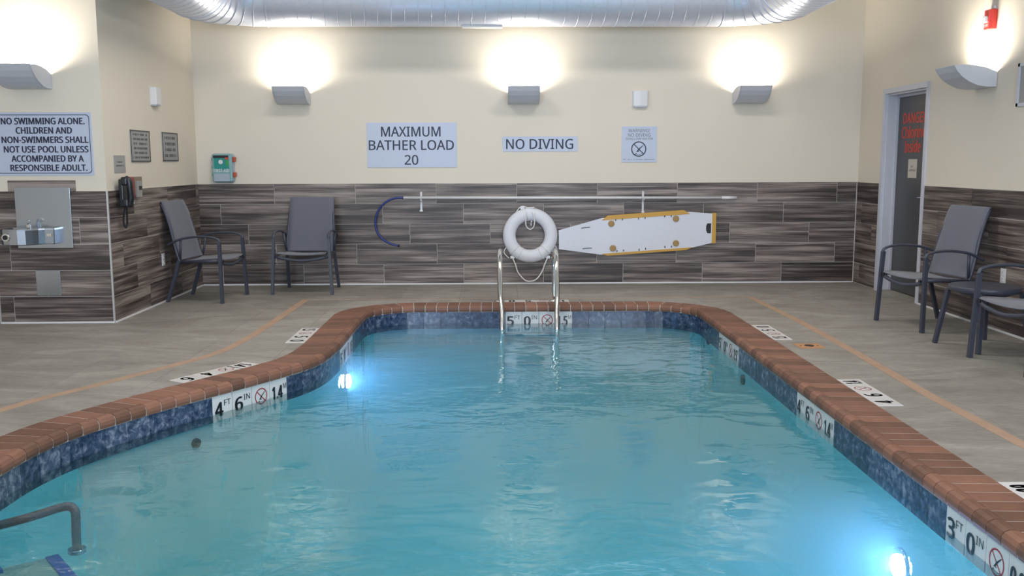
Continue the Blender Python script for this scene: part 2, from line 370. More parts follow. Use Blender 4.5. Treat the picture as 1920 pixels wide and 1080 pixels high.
j = 8.79; wainscot(wl, WY+.01, B-.01, [j, j+TL/3, j+2*TL/3, j, j+TL/3])
ww = wall('wall_fountain', (0, WY, 0), 0, -WX, -LW)
j = -4.217-2*TL/3; wainscot(ww, -WX, -LW-.004, [j, j+TL/3, -4.217, j, -4.217])
DY0, DY1, DZ = 9.085, 10.0, 2.09        # door opening on the right wall
wr = wall('wall_right', (RW, 0, 0), -PI/2, -B, -FY, holes=[(-DY1, -DY0, 0, DZ)])
j = -8.114; wainscot(wr, -B+.01, -FY, [j, j+TL/3, j+2*TL/3, j, j+TL/3], gaps=[(-DY1-.055, -DY0+.055)])
wall('wall_left_front', (-5.25, 0, 0), PI/2, FY, WY+.1)
wf = wall('wall_front', (0, FY, 0), PI, -RW, 5.25, holes=[(-3.7, -.9, .9, 3.1), (.9, 3.7, .9, 3.1)])
for n_, (cx_) in enumerate((-2.3, 2.3)):
    fr = G()
    for dx in (-1.36, -.45, .45, 1.36): fr.box((dx, 0, 2.), (.07, .08, 2.2))
    for z in (.94, 3.06): fr.box((0, 0, z), (2.8, .08, .07))
    w_ = struct(fr.build('window_%d' % (n_+1), 'doorframe', None, (cx_, FY-.06, 0)))
    for dx in (-.905, 0, .905): G().box((dx, .01, 2.), (.82, .01, 2.05)).build('pane', 'sky', w_)
# floor (mortar bed under the deck tiles), ceiling ------------------------------------------------
def arc(cx_, cy_, r, a0, a1, n):
    return [(cx_+r*math.cos(math.radians(a0+(a1-a0)*i/n)), cy_+r*math.sin(math.radians(a0+(a1-a0)*i/n))) for i in range(n+1)]
diag = [(-2.30, 4.25), (-2.285, 4.55), (-2.215, 4.85), (-2.10, 5.10), (-1.93, 5.42), (-1.75, 5.71), (-1.57, 6.0), (-1.42, 6.25), (-1.30, 6.49), (-1.225, 6.78), (-1.198, 7.15)]
dp = [tuple(p[:2]) for p in smooth_path([(x, y, 0) for x, y in diag], 4)]
# pool edge (nose of the coping), clockwise seen from above, starting front left
EDGE = [(-2.30, 1.35+.3)]+dp+arc(-.75, 8.54, .448, 180, 90, 12)+arc(1.45, 8.54, .448, 90, 0, 12)+arc(1.55, 1.7, .35, 0, -90, 6)+arc(-1.95, 1.7, .35, -90, -180, 6)[:-1]
def resample(poly, step):
    P = [Vector(p) for p in poly]; P.append(P[0]); out = []; 
    for a, b in zip(P, P[1:]):
        d = (b-a).length; n = max(1, int(d/step))
        for i in range(n): out.append(a+(b-a)*i/n)
    return out
class Path:
    def __init__(s, poly):
        s.P = [Vector(p) for p in poly]; s.n = len(s.P); s.L = [0.]
        for i in range(s.n): s.L.append(s.L[-1]+(s.P[(i+1) % s.n]-s.P[i]).length)
        s.total = s.L[-1]
        # smoothed outward normals at vertices
        s.N = []
        for i in range(s.n):
            t = (s.P[(i+1) % s.n]-s.P[i-1]).normalized(); s.N.append(Vector((-t.y, t.x)))
    def at(s, d, off=0.):
        d %= s.total
        import bisect
        i = min(bisect.bisect_right(s.L, d)-1, s.n-1); t = (d-s.L[i])/max(1e-9, s.L[i+1]-s.L[i])
        n = (s.N[i]*(1-t)+s.N[(i+1) % s.n]*t).normalized()
        return s.P[i]*(1-t)+s.P[(i+1) % s.n]*t+n*off, n
    def near(s, x, y):
        best = min(((s.at(d)[0]-Vector((x, y))).length, d) for d in [k*.01 for k in range(int(s.total*100))]); return best[1]
PE = Path(resample(EDGE, .05))
CW = .288                      # coping width
PEO = [PE.at(PE.total*i/320, CW+.003)[0] for i in range(320)]
FX0, FX1 = -5.25, RW
fl_pts = [Vector((FX0, FY)), Vector((RW, FY)), Vector((RW, B)), Vector((FX0, B))]
def in_poly(p, poly):
    c = False; n = len(poly)
    for i in range(n):
        a, b = poly[i], poly[i-1]
        if (a[1] > p[1]) != (b[1] > p[1]) and p[0] < (b[0]-a[0])*(p[1]-a[1])/(b[1]-a[1])+a[0]: c = not c
    return c
# deck: one planar triangulation cut by the pool edge and the joints; each cell becomes a tile of its own
PT = .61; GAP = .0016
gx = []; x = FX0
while x < RW: gx.append(x); x += PT
gx.append(RW); gy = []; y = B
while y > FY: gy.append(y); y -= PT
gy.append(FY); gy = gy[::-1]
pts = []; edges = []
def addloop(P, closed=True):
    o = len(pts); pts.extend(Vector(p) for p in P); n = len(P)
    edges.extend([(o+i, o+(i+1) % n) for i in range(n if closed else n-1)])
for i in range(len(gx)-1):
    for k in range(len(gy)-1):
        a, b, c, d = gx[i]+GAP/2, gx[i+1]-GAP/2, gy[k]+GAP/2, gy[k+1]-GAP/2
        addloop([(a, c), (b, c), (b, d), (a, d)])
addloop(PEO)
V2, E2, F2, *_ = delaunay_2d_cdt(pts, edges, [], 0, 1e-6)
cells = {}
for f in F2:
    c = sum((V2[i] for i in f), Vector((0, 0)))/len(f)
    if in_poly(c, PEO): continue
    ii = next((i for i in range(len(gx)-1) if gx[i]+GAP/2 < c.x < gx[i+1]-GAP/2), None); kk = next((i for i in range(len(gy)-1) if gy[i]+GAP/2 < c.y < gy[i+1]-GAP/2), None)
    if ii is None or kk is None: continue
    if c.x < -LW and c.y > WY: continue
    cells.setdefault((ii, kk), []).append(f)
g = G(); # floor bed with the pool cut out
n = len(PEO); V3, _, F3, *_ = delaunay_2d_cdt([Vector(p) for p in PEO]+fl_pts, [(i, (i+1) % n) for i in range(n)]+[(n+i, n+(i+1) % 4) for i in range(4)], [], 0, 1e-6)
g.add([(v.x, v.y, -.006) for v in V3], [f for f in F3 if not in_poly(sum((V3[i] for i in f), Vector((0, 0)))/len(f), PEO)])
floor = struct(g.build('floor', 'grout'))
for key, fs in cells.items():
    used = sorted({i for f in fs for i in f}); mp_ = {u: k for k, u in enumerate(used)}; cnt = {}
    for f in fs:
        for a, b in zip(f, f[1:]+f[:1]): cnt[(a, b)] = cnt.get((a, b), 0)+1
    rim = [(a, b) for (a, b) in cnt if (b, a) not in cnt]; nU = len(used)
    cx_ = sum(V2[i].x for i in used)/nU; cy_ = sum(V2[i].y for i in used)/nU
    vs = [(V2[i].x-cx_, V2[i].y-cy_, 0) for i in used]+[(V2[i].x-cx_, V2[i].y-cy_, -.008) for i in used]
    ff = [[mp_[i] for i in f] for f in fs]+[(mp_[b], mp_[a], nU+mp_[a], nU+mp_[b]) for a, b in rim]
    me = bpy.data.meshes.new('tile'); me.from_pydata(vs, [], ff); me.materials.append(MT['deck']); me.update()
    link('tile', me, floor, (cx_, cy_, 0))
struct(G().box(((FX0+RW)/2, (FY+B)/2, HC+.05), (RW-FX0+.3, B-FY+.3, .1)).build('ceiling', 'ceiling'))
# white caulk at the foot of the walls, metal corner trims
def strip(name, a, b, w, h, m_, z=0.):
    a = Vector(a); b = Vector(b); d = b-a; c = (a+b)/2
    return struct(G().box((0, 0, h/2), (d.length, w, h)).build(name, m_, None, (c.x, c.y, z), math.atan2(d.y, d.x)))
strip('baseboard_back', (-LW+.02, B-.016), (RW-.02, B-.016), .012, .014, 'caulk')
strip('baseboard_left', (-LW+.016, WY), (-LW+.016, B-.025), .012, .014, 'caulk')
strip('baseboard_fountain', (-WX, WY-.016), (-LW+.01, WY-.016), .012, .014, 'caulk')
strip('baseboard_right', (RW-.016, FY), (RW-.016, DY0-.06), .012, .014, 'caulk')
struct(G().box((0, 0, ROW/2), (.014, .014, ROW+.008)).build('trim_1', 'alum', None, (-LW+.005, WY-.006, 0)))
struct(G().box((0, 0, ROW/2), (.012, .014, ROW+.008)).build('trim_2', 'alum', None, (-WX-.006, WY-.006, 0)))
struct(G().box((0, 0, ROW/2), (.010, .010, ROW)).build('trim_3', 'grout', None, (RW-.012, B-.012, 0)))
# ------------------------------------------------------------------ right door and far left door
d1 = struct(thing('door_1', 'x', 'x', (RW, 0, 0), -PI/2)); del d1['label']; del d1['category']
yc = -(DY0+DY1)/2; w_ = DY1-DY0
fr = G()
for sx in (-1, 1):
    fr.box((yc+sx*(w_/2+.022), -.018 if sx < 0 else -.008, DZ/2), (.055, .036 if sx < 0 else .016, DZ)); fr.box((yc+sx*(w_/2-.010), .06, DZ/2), (.020, .13, DZ))
    fr.box((yc+sx*(w_/2-.028), .10, DZ/2), (.022, .03, DZ))
fr.box((yc, -.018, DZ+.027), (w_+.099, .036, .054)); fr.box((yc, .062, DZ-.010), (w_-.041, .13, .019)); fr.box((yc, .102, DZ-.03), (w_-.08, .03, .022))
fr.build('door_frame', 'doorframe', d1)
dl = G().box((yc, .125, DZ/2+.004), (w_-.05, .035, DZ-.040)).build('door_leaf', 'door', d1)
G().box((yc, .075, .008), (w_-.042, .15, .016)).build('threshold', 'deck', d1); G().box((yc, .19, 1.05), (w_+.2, .03, 2.3)).build('backing', 'dark', d1)
hd = G(); hd.box((yc+.34, .10, 1.02), (.03, .02, .16)); hd.cyl((yc+.34, .10, 1.03), (yc+.34, .05, 1.03), .011, 10); hd.cyl((yc+.34, .055, 1.03), (yc+.24, .055, 1.03), .009, 10); hd.build('handle', 'steel', d1)
t = G(); bd = -.1075
for s_, x0, x1, z0, z1 in (('DANGER', -.25, .27, 1.775, 1.880), ('Chlorine', -.27, .26, 1.625, 1.745), ('Inside', -.19, .165, 1.480, 1.600)):
    t = G(); add_text(t, s_, yc-.045+x0*1.05, yc-.045+x1*1.05, z0, z1, weight=.03, base=bd); t.build('warning_lettering', 'redletter', d1)

G().box((yc-.03, .1055, 1.315), (.20, .004, .19)).build('notice', 'paper', d1)
t = G(); add_text(t, 'NO', yc-.06, yc-.01, 1.325, 1.345, base=-.1025); t.build('notice_lettering', 'greyink', d1); t = G(); add_text(t, 'ADMITTANCE', yc-.10, yc+.05, 1.285, 1.307, base=-.1025); t.build('notice_lettering', 'greyink', d1)
d2 = struct(G().box((0, 0, 1.06), (.80, .05, 2.12), bev=.004).box((-.40, 0, 1.06), (.05, .10, 2.14)).build('door_2', 'door', None, (-WX-.43, WY+.06, 0)))
G().box((0, .10, HC/2), (.93, .1, HC)).build('backing', 'paint', d2)

# ------------------------------------------------------------------ pool
WZ = -.165
pb = struct(thing('pool', 'x', 'x')); del pb['label']; del pb['category']; pb.name = 'swimming_pool'
tag(pb, 'indoor swimming pool with red brick coping and blue tiled waterline', 'pool'); 
def fdepth(y): return -1.08 if y < 3.0 else (-1.08-(y-3.0)/4.2*.62 if y < 7.2 else -1.70)
g = G(); ring = [PE.at(PE.total*i/320, .032)[0] for i in range(320)]; n = 320
vs = []; 
for zf in (0, 1, 2):
    for i, p in enumerate(ring):
        fz = fdepth(p.y)
        if zf == 0: vs.append((p.x, p.y, -.03))
        elif zf == 1: vs.append((p.x, p.y, fz+.18))
        else:
            q = PE.at(PE.total*i/320, -.12)[0]; vs.append((q.x, q.y, fz))
g.add(vs, [(k*n+i, k*n+(i+1) % n, (k+1)*n+(i+1) % n, (k+1)*n+i) for k in (0, 1) for i in range(n)], smooth=True)
rin = [PE.at(PE.total*i/320, -.12)[0] for i in range(320)]
grid = [Vector((a*.3, b*.3)) for a in range(-8, 8) for b in range(4, 31)]
grid = [q for q in grid if in_poly(q, rin) and min((q-r_).length for r_ in rin) > .08]
V4, _, F4, *_ = delaunay_2d_cdt([Vector(p) for p in rin]+grid, [(i, (i+1) % n) for i in range(n)], [], 1, 1e-6)
g.add([(v.x, v.y, fdepth(v.y)) for v in V4], F4, smooth=True)
g.build('basin', 'plaster', pb)
# mortar under coping, then every brick
def sweep(g, d0, d1, prof, k=2, mi=0):
    """prof: (offset outward from nose, z); cross section swept along the edge between d0 and d1"""
    vs = []; m_ = len(prof)
    for i in range(k+1):
        d = d0+(d1-d0)*i/k; p, nn = PE.at(d)
        for o_, z_ in prof: q = p+nn*o_; vs.append((q.x, q.y, z_))
    fs = [(i*m_+a, i*m_+(a+1) % m_, (i+1)*m_+(a+1) % m_, (i+1)*m_+a) for i in range(k) for a in range(m_)]+[list(range(m_))[::-1], list(range(k*m_, (k+1)*m_))]
    g.add(vs, fs, mi); return g
g = G(); sweep(g, 0, PE.total*.99999, [(.006, -.048), (.030, -.052), (CW+.002, -.052), (CW+.002, .0034), (.072, .0084), (.060, .0135), (.031, .0135), (.013, .006), (.004, -.008), (.003, -.028)], 320); 
g.f = g.f[:-2]; g.m = g.m[:-2]; g.sm = g.sm[:-2]; g.build('coping_mortar', 'mortar', pb)
bprof = [(CW, .004), (.075, .009), (.058, .017), (.030, .018), (.010, .010), (0, -.008), (-.001, -.028), (.006, -.048), (.026, -.054), (CW, -.05)]
def visible_d(d):   # the stretch of edge the camera could see: everything except the front end behind the frame
    p = PE.at(d)[0]; return p.y > 2.6
nb = round(PE.total/.1085); bs = PE.total/nb; rnd = random.Random(3)
for i in range(nb):
    d = i*bs
    if not visible_d(d): continue
    g = G(); dz = rnd.uniform(.0002, .0012); sweep(g, d+.0035, d+bs-.0035, [(o_, z_+dz) for o_, z_ in bprof], 1)
    p, _ = PE.at(d+bs/2); g.v = [(x-p.x, y-p.y, z) for x, y, z in g.v]; g.build('brick', 'brick', pb, (p.x, p.y, 0))
d = 0; g = G()
front = [i for i in range(nb) if not visible_d(i*bs)]
for i in front: sweep(g, i*bs+.0035, (i+1)*bs-.0035, bprof, 1)
o = g.build('front_coping', 'brick', pb); o['kind'] = 'stuff'
# waterline tiles; the depth markers take the place of some
WT = .158; 
def marker_range(px_, py_, up=True): return PE.near(px_, py_)
dB0 = PE.near(.10, 9.0); dR1 = PE.near(1.9, 7.88); dR2 = PE.near(1.9, 5.784); dR3 = PE.near(1.9, 3.80); dL1 = PE.near(-1.757, 5.72); dL2 = PE.near(-1.198, 7.215)
MK = .1635
water_marks = [(dL1, ['4|FT', '6|IN', '#', '1.4|M'], 'where the left edge bends'), (dL2, ['5|FT', '0|IN', '#', '1.5|M'], 'left of the ladder near the far corner'), (dB0-.0, ['5|FT', '0|IN', '#', '1.5|M'], 'behind the ladder'),
               (dR1, ['5|FT', '0|IN', '#', '1.5|M'], 'at the far end of the right edge'), (dR2, ['4|FT', '6|IN', '#', '1.4|M'], 'halfway down the right edge'), (dR3, ['3|FT', '0|IN', '#', '0.9|M'], 'at the near end of the right edge')]
def wall_tile(g, d0, d1, k=2, z0=-.215, z1=-.048, out=.018):
    return sweep(g, d0, d1, [(out, z0), (out+.012, z0), (out+.012, z1), (out, z1)], k)
segs = []; last = 0.
for d0, _, _ in sorted(water_marks): segs.append((last, d0)); last = d0+4*MK
segs.append((last, PE.total))
for a, b in segs:
    k = max(1, round((b-a)/WT)); st = (b-a)/k
    for i in range(k):
        if not visible_d(a+i*st): continue
        g = wall_tile(G(), a+i*st+.0015, a+(i+1)*st-.0015)
        p, _ = PE.at(a+(i+.5)*st); g.v = [(x-p.x, y-p.y, z) for x, y, z in g.v]; g.build('waterline_tile', 'blue', pb, (p.x, p.y, 0))
def glyphs(parent, s, hw, z0, z1, base):
    """one ceramic tile face in local xz facing -y"""
    if s == '#':
        a, b = G(), G(); no_diving(a, b, 0, z0+(z1-z0)*.5, (z1-z0)*.36, base); a.build('prohibition_ring', 'red', parent); b.build('diver_figure', 'black', parent); return
    big, small = (s.split('|')+[''])[:2]; g = G(); h = z1-z0
    wide = .62 if len(big) > 1 else .42
    add_text(g, big, -hw*.80, -hw*.80+2*hw*wide, z0+h*.18, z0+h*.74, weight=.035, base=base)
    if small: add_text(g, small, hw*(.12 if wide < .5 else .50), hw*(.80 if wide < .5 else .86), z0+h*.56, z0+h*.80, weight=.0, base=base)
    g.build('lettering', 'black', parent)
for d0, texts, where in water_marks:
    pm, nm = PE.at(d0+2*MK)
    nice = {'4': '4 foot 6 inch', '5': '5 foot', '3': '3 foot'}[texts[0][0]]
    T = thing('depth_marker', 'white %s depth tiles on the waterline, %s' % (nice, where), 'depth marker', (pm.x, pm.y, 0))
    for i, s_ in enumerate(texts):
        p, nn = PE.at(d0+(i+.5)*MK, .017); rz = math.atan2(nn.y, nn.x)-PI/2
        q = bpy.data.objects.new('marker_tile', None)
        curved = abs((PE.at(d0+i*MK)[1]-PE.at(d0+(i+1)*MK)[1]).length) > .02
        tl = G().box((0, .006, -.130), (MK-.006, .012, .165), bev=.001).build('marker_tile', 'marker', T, (p.x-pm.x, p.y-pm.y, 0), rz)
        glyphs(tl, s_, MK/2, -.208, -.056, .0012)
# water: closed body, waves come from the surface's fine relief
g = G(); rw = [PE.at(PE.total*i/320, .026)[0] for i in range(320)]
V5, _, F5, *_ = delaunay_2d_cdt([Vector(p) for p in rw]+[q for q in grid], [(i, (i+1) % n) for i in range(n)], [], 1, 1e-6)
nv = len(V5); g.add([(v.x, v.y, WZ) for v in V5]+[(v.x, v.y, -1.75) for v in V5], list(F5)+[[nv+i for i in f][::-1] for f in F5]+[(i, (i+1) % n, nv+(i+1) % n, nv+i) for i in range(n)])
# orient boundary walls consistently is left to normal recalculation
wo = g.build('pool_water', 'water'); tag(wo, 'rippled turquoise water filling the swimming pool', 'water'); wo['kind'] = 'stuff'
# pool lights and return fittings in the pool walls
def fitting(name, label, cat, x, y, z, r, kind):
    d = PE.near(x, y); p, nn = PE.at(d, .030); rz = math.atan2(nn.y, nn.x)-PI/2
    T = thing(name, label, cat, (p.x, p.y, z), rz, None)
    g = G(); g.cyl((0, .01, 0), (0, -.014, 0), r, 28); g.build('rim', 'steel' if kind == 'light' else 'greystone', T)
    if kind == 'light':
        G().tube([(0, -.010, 0), (0, -.030, 0), (0, -.040, 0)], [r*.66, r*.60, r*.3], 24).build('lamp_lens', 'led', T)
    else:
        G().cyl((0, -.012, 0), (0, -.02, 0), r*.45, 16).build('nozzle', 'black', T)
fitting('pool_light', 'glowing round underwater light on the left pool wall', 'pool light', -1.2, 7.546, -.385, .085, 'light')
fitting('pool_light', 'glowing round underwater light on the right pool wall, nearest the camera', 'pool light', 1.9, 4.229, -.52, .085, 'light')
fitting('return_fitting', 'small dark return inlet under water, right wall below the 5 foot mark', 'pool inlet', 1.9, 7.106, -.291, .04, 'jet')
fitting('return_fitting', 'tiny dark return inlet under water at the far right corner', 'pool inlet', 1.9, 8.312, -.219, .028, 'jet')
fitting('return_fitting', 'small dark return inlet under water on the left diagonal wall', 'pool inlet', -1.85, 5.62, -.31, .030, 'jet')
# submerged step with blue edge trim and stair rail, front left

st = thing('pool_steps', 'submerged white entry step with a blue tiled edge in the near left corner', 'pool steps', (-2.32, 3.2, 0))
poly = [(0, .77), (.29, .98), (.96, .15), (.96, -1.0), (0, -1.0)]
G().prism(poly, 'z', -1.2, -.405).build('tread', 'steptile', st)
for a, b in (((.29, .98), (.96, .15)), ((0, .77), (.10, .842))):
    a = Vector(a); b = Vector(b); c = (a+b)/2; d_ = b-a
    G().box((0, -.028, -.402), (d_.length, .055, .010)).build('edge_trim', 'bluetrim', st, (c.x, c.y, 0), math.atan2(d_.y, d_.x))
rl = thing('pool_stair_rail', 'underwater grey metal stair rail in the near left corner', 'handrail', (-2.1, 4.2, 0))
rp = smooth_path([(-.20, -.01, -.262), (-.06, .03, -.235), (.060, .09, -.212), (.105, .09, -.225), (.118, .075, -.26), (.120, .065, -.33), (.12, .06, -.42)], 5)
G().tube(rp, .021, 12).build('rail', 'railgrey', rl)
G().cyl((.12, .06, -.405), (.12, .06, -.425), .04, 20).build('floor_flange', 'steel', rl)

# ------------------------------------------------------------------ deck: joint strip, depth markers, cap
lp = [(-3.5, 3.3), (-2.83, 5.25), (-2.56, 5.80), (-2.28, 6.35), (-2.06, 6.85), (-1.99, 7.4), (-1.965, 8.03), (-1.94, 9.52)]
sp = [tuple(p[:2]) for p in smooth_path([(x, y, 0) for x, y in lp], 4)]
def ribbon(g, P, w, z, t=.0016):
    P = [Vector(p) for p in P]; vs = []
    for i, p in enumerate(P):
        tt = (P[min(i+1, len(P)-1)]-P[max(i-1, 0)]).normalized(); nn = Vector((-tt.y, tt.x))
        for s_, zz in ((-1, z), (-1, z+t), (1, z+t), (1, z)): q = p+nn*w/2*s_; vs.append((q.x, q.y, zz))
    g.add(vs, [(i*4+a, i*4+(a+1) % 4, i*4+4+(a+1) % 4, i*4+4+a) for i in range(len(P)-1) for a in range(4)]); return g
for k, (P_, w_) in enumerate(((sp, .075), ([(-1.975, 9.545), (2.69, 9.56)], .028), ([(2.64, 9.53), (2.67, 8.1), (2.645, 6.8), (2.60, 5.4), (2.61, 4.4), (2.60, 1.5)], .075))):
    struct(ribbon(G(), P_, w_, .0).build('trim_%d' % (k+4), 'tape'))
deck_marks = [(PE.near(-1.72, 5.78)-.04, ['1.4', '#', '4', '6'], True, 'on the left deck beside the bend, reading 4 6 14'), (dL2+.0, ['1.5', '#', '5', '0'], True, 'on the left deck near the far corner'), (PE.near(.09, 9.0), ['1.5', '#', '5', '0'], True, 'on the deck under the ladder'),
              (dR1, ['1.5', '#', '5', '0'], True, 'on the right deck by the far corner'), (dR2-.07, ['4', '6', '#', '1.4'], True, 'on the right deck halfway down, reading 4 6 14'), (dR3-.11, ['3', '0', '#', '0.9'], True, 'at the right frame edge beside the brick coping')]
for d0, texts, flip, where in deck_marks:
    pm, nm = PE.at(d0+2*MK)
    T = thing('deck_depth_marker', 'white numbered depth tiles %s' % where, 'depth marker', (pm.x, pm.y, 0))
    for i, s_ in enumerate(texts[::-1]):      # read from the deck, facing the water
        p, nn = PE.at(d0+(i+.5)*MK, CW+.078); rz = math.atan2(nn.y, nn.x)+PI/2
        tl = G().box((0, 0, .0015), (MK+.002, .150, .004)).build('marker_tile', 'marker', T, (p.x-pm.x, p.y-pm.y, 0), rz)
        fc = G(); 
        if s_ == '#':
            a, b = G(), G(); no_diving(a, b, 0, 0, .052)
            for q_, nme, mm in ((a, 'prohibition_ring', 'red'), (b, 'diver_figure', 'black')):
                q_.v = [(x, z, .0038-.2*y) for x, y, z in q_.v]; q_.build(nme, mm, tl)
        else:
            add_text(fc, s_, -.045 if len(s_) > 1 else -.032, .045 if len(s_) > 1 else .032, -.052, .052, weight=.035); fc.v = [(x, z, .0042) for x, y, z in fc.v]; fc.build('lettering', 'black', tl)
cp = thing('deck_socket', 'orange square deck patch with a dark round socket, right of the pool', 'deck fitting', (2.385, 6.967, 0))
G().box((0, 0, .002), (.19, .17, .004)).build('patch', 'orangestone', cp); G().cyl((0, 0, .003), (0, 0, .007), .036, 24).build('socket', 'black', cp)
[G().cyl((q*.065, 0, .003), (q*.065, 0, .0062), .008, 10).build('screw', 'greystone', cp) for q in (-1, 1)]

# ------------------------------------------------------------------ ladder
ld = thing('pool_ladder', 'polished steel pool ladder with two looped grab rails at the far end', 'ladder', (.33, 9.0, 0))
for s_, xt, xb in ((-1, -.285, -.268), (1, .262, .250)):
    pts_ = [(xt, .315, .0), (xt, .315, .18), (xt, .312, .36), (xt, .285, .47), (xt, .21, .525), (xt, .10, .515), (xt, .0, .45), (xt*.99, -.10, .32), (xt*.985, -.19, .15), (xb, -.26, -.02), (xb, -.31, -.16), (xb, -.33, -.35), (xb, -.33, -.75)]
    G().tube(smooth_path(pts_, 5), .0235, 14).build('grab_rail', 'chrome', ld)
    g = G(); g.tube([(xt, .315, .004), (xt, .315, .014), (xt, .315, .024)], [.052, .050, .027], 22); g.build('escutcheon', 'chrome', ld)
for z in (-.215, -.50):
    G().box((-.008, -.315-(.015 if z < -.3 else 0), z), (.50, .085, .026), bev=.006).build('tread', 'steel', ld)

# ------------------------------------------------------------------ duct
R = .335; DZc = 2.80+R; pth = [(-2.93, -2.6, DZc), (-2.93, 9.52, DZc)]
pth += [(-2.35-.58*math.cos(a), 9.52+.58*math.sin(a), DZc) for a in [PI/2*k/6 for k in range(1, 7)]]
pth += [(2.37+.58*math.sin(a), 9.52+.58*math.cos(a), DZc) for a in [PI/2*k/6 for k in range(0, 7)]]
pth += [(2.95, -2.6, DZc)]
dt = thing('air_duct', 'large galvanised spiral air duct bent round the top of the room', 'duct', (0, 0, 0))
def dsec(name, P): G().tube(P, R, 48, caps=False).build(name, 'galv', dt)
dsec('duct_run', pth[0:2]); dsec('duct_elbow', pth[1:8]); dsec('duct_run', pth[7:9]); dsec('duct_elbow', pth[8:15]); dsec('duct_run', pth[14:16])
g = G()
def ringat(c, t, rr, r_):
    c = Vector(c); t = Vector(t).normalized(); u = Vector((0, 0, 1)); w = t.cross(u)
    g.tube([c+(u*math.cos(2*PI*k/40)+w*math.sin(2*PI*k/40))*rr for k in range(40)], r_, 5, closed=True)
x = -2.30
tilt = .10
while x < 2.34: ringat((x, 10.1, DZc), (1, tilt, 0), R+.001, .0035); x += .137
for sx, X in ((-1, -2.93), (1, 2.95)):
    y = 9.45
    while y > 5.0: ringat((X, y, DZc), (tilt, 1, 0), R+.001, .0035); y -= .137
o = g.build('spiral_seams', 'galv', dt); o['kind'] = 'stuff'
g = G()
for k in range(1, 8):
    t_ = (Vector(pth[min(k+1, 7)])-Vector(pth[k-1])); ringat(pth[k], t_, R+.003, .006)
for k in range(8, 15):
    t_ = (Vector(pth[min(k+1, 14)])-Vector(pth[max(k-1, 7)])); ringat(pth[k], t_, R+.003, .006)
o = g.build('elbow_seams', 'galv', dt); o['kind'] = 'stuff'
G().box((-.12, 10.1, DZc-R-.004), (.42, .12, .02)).build('air_register', 'whitepl', dt)

# ------------------------------------------------------------------ wall sconces
def sconce(loc, rz, label, w=.34):
    T = thing('wall_sconce', label, 'wall light', loc, rz, 'wall sconces shining upward')
    out = [(.005, 0), (.08, .0), (.16, .012), (.23, .04), (.29, .078), (.335, .125), (.365, .172)]   # underside curve (depth, z)
    top = [(.365, .172), (.29, .180), (.19, .174), (.09, .155), (.005, .120)]
    for s_ in (-1, 1):
        G().prism([(-a, b) for a, b in out+top[1:]], 'x', s_*w/2-.004, s_*w/2+.004).build('end_panel', 'sconce', T)
    g = G(); inn = [(a-.004, b+.006) for a, b in out]; g.prism([(-a, b) for a, b in out]+[(-a, b) for a, b in inn[::-1]], 'x', -w/2, w/2); g.build('curved_shade', 'sconce', T)
    G().box((0, -.006, .065), (w-.02, .01, .12)).build('back_plate', 'sconce', T)
    G().cyl((-w*.36, -.20, .085), (w*.36, -.20, .085), .013, 12).build('lamp_tube', 'lamp', T)
    c, s_ = math.cos(rz), math.sin(rz); lx, ly = 0, -.18
    a = area('sconce_light', (loc[0]+c*lx-s_*ly, loc[1]+s_*lx+c*ly, loc[2]+.115), (0, 0, 1), w*.8, .12, SCONCE_POWER, (1., .93, .80)); a.rotation_euler = (PI, 0, rz)
    return T
sconce((-2.23, B, 2.035), 0, 'silver uplight sconce on the back wall, leftmost of three')
sconce((.327, B, 2.035), 0, 'silver uplight sconce above the NO DIVING sign, middle of the back wall')
sconce((2.86, B, 2.035), 0, 'silver uplight sconce on the back wall, rightmost of three')
sconce((-3.935, WY, 2.02), 0, 'silver uplight sconce above the big swimming rules sign')
sconce((RW, 8.01, 2.0), -PI/2, 'silver uplight sconce on the right wall beside the door')
for sx_, y_ in ((1, 4.6), (1, 1.2), (-1, 4.6), (-1, 1.2)):  # unseen extra sconces, added to lift the ambient light on the upper walls
    sconce((RW if sx_ > 0 else -5.25, y_, 2.02), -sx_*PI/2, 'added out-of-view uplight sconce on the %s side wall %s the camera' % ('right' if sx_ > 0 else 'left', 'ahead of' if y_ > 3 else 'beside'))
# ceiling panels
for k, (px_, py_) in enumerate(PANELS):
    T = thing('ceiling_light', 'flat ceiling light panel over the %s %s of the pool' % (('near', 'far')[k > 1], ('left', 'right')[k % 2]), 'ceiling light', (px_, py_, HC), 0, 'ceiling light panels')
    g = G(); [g.box((sx*.58, 0, -.02), (.04, .6, .04)) for sx in (-1, 1)]; [g.box((0, sy*.28, -.02), (1.2, .04, .04)) for sy in (-1, 1)]; g.build('frame', 'whitepl', T)
    G().box((0, 0, -.012), (1.1, .5, .01)).build('diffuser', 'panel', T)

# ------------------------------------------------------------------ signs
def sign(name, label, loc, rz, w, h, m_, t=.006):
    T = thing(name, label, 'sign', loc, rz); G().box((0, -t/2, 0), (w, t, h), bev=.0015).build('panel', m_, T); return T
T = sign('pool_rules_sign', 'large pale sign reading NO SWIMMING ALONE above the drinking fountain', (-3.872, WY, 1.557), 0, .846, .536, 'sign')
g = G(); r_ = .03; W2, H2 = .405, .250
cor = []
for cx_, cz_, a0 in ((W2-r_, H2-r_, 0), (-W2+r_, H2-r_, 90), (-W2+r_, -H2+r_, 180), (W2-r_, -H2+r_, 270)):
    cor += [(cx_+r_*math.cos(math.radians(a0+a*15)), cz_+r_*math.sin(math.radians(a0+a*15))) for a in range(7)]
n_ = len(cor); inn = [(x*(1-.013), z*(1-.021)) for x, z in cor]
g.add([(x, -.0072, z) for x, z in cor]+[(x, -.0072, z) for x, z in inn], [(i, (i+1) % n_, n_+(i+1) % n_, n_+i) for i in range(n_)]); g.build('border', 'ink', T)
t = G(); px2 = 1/222.
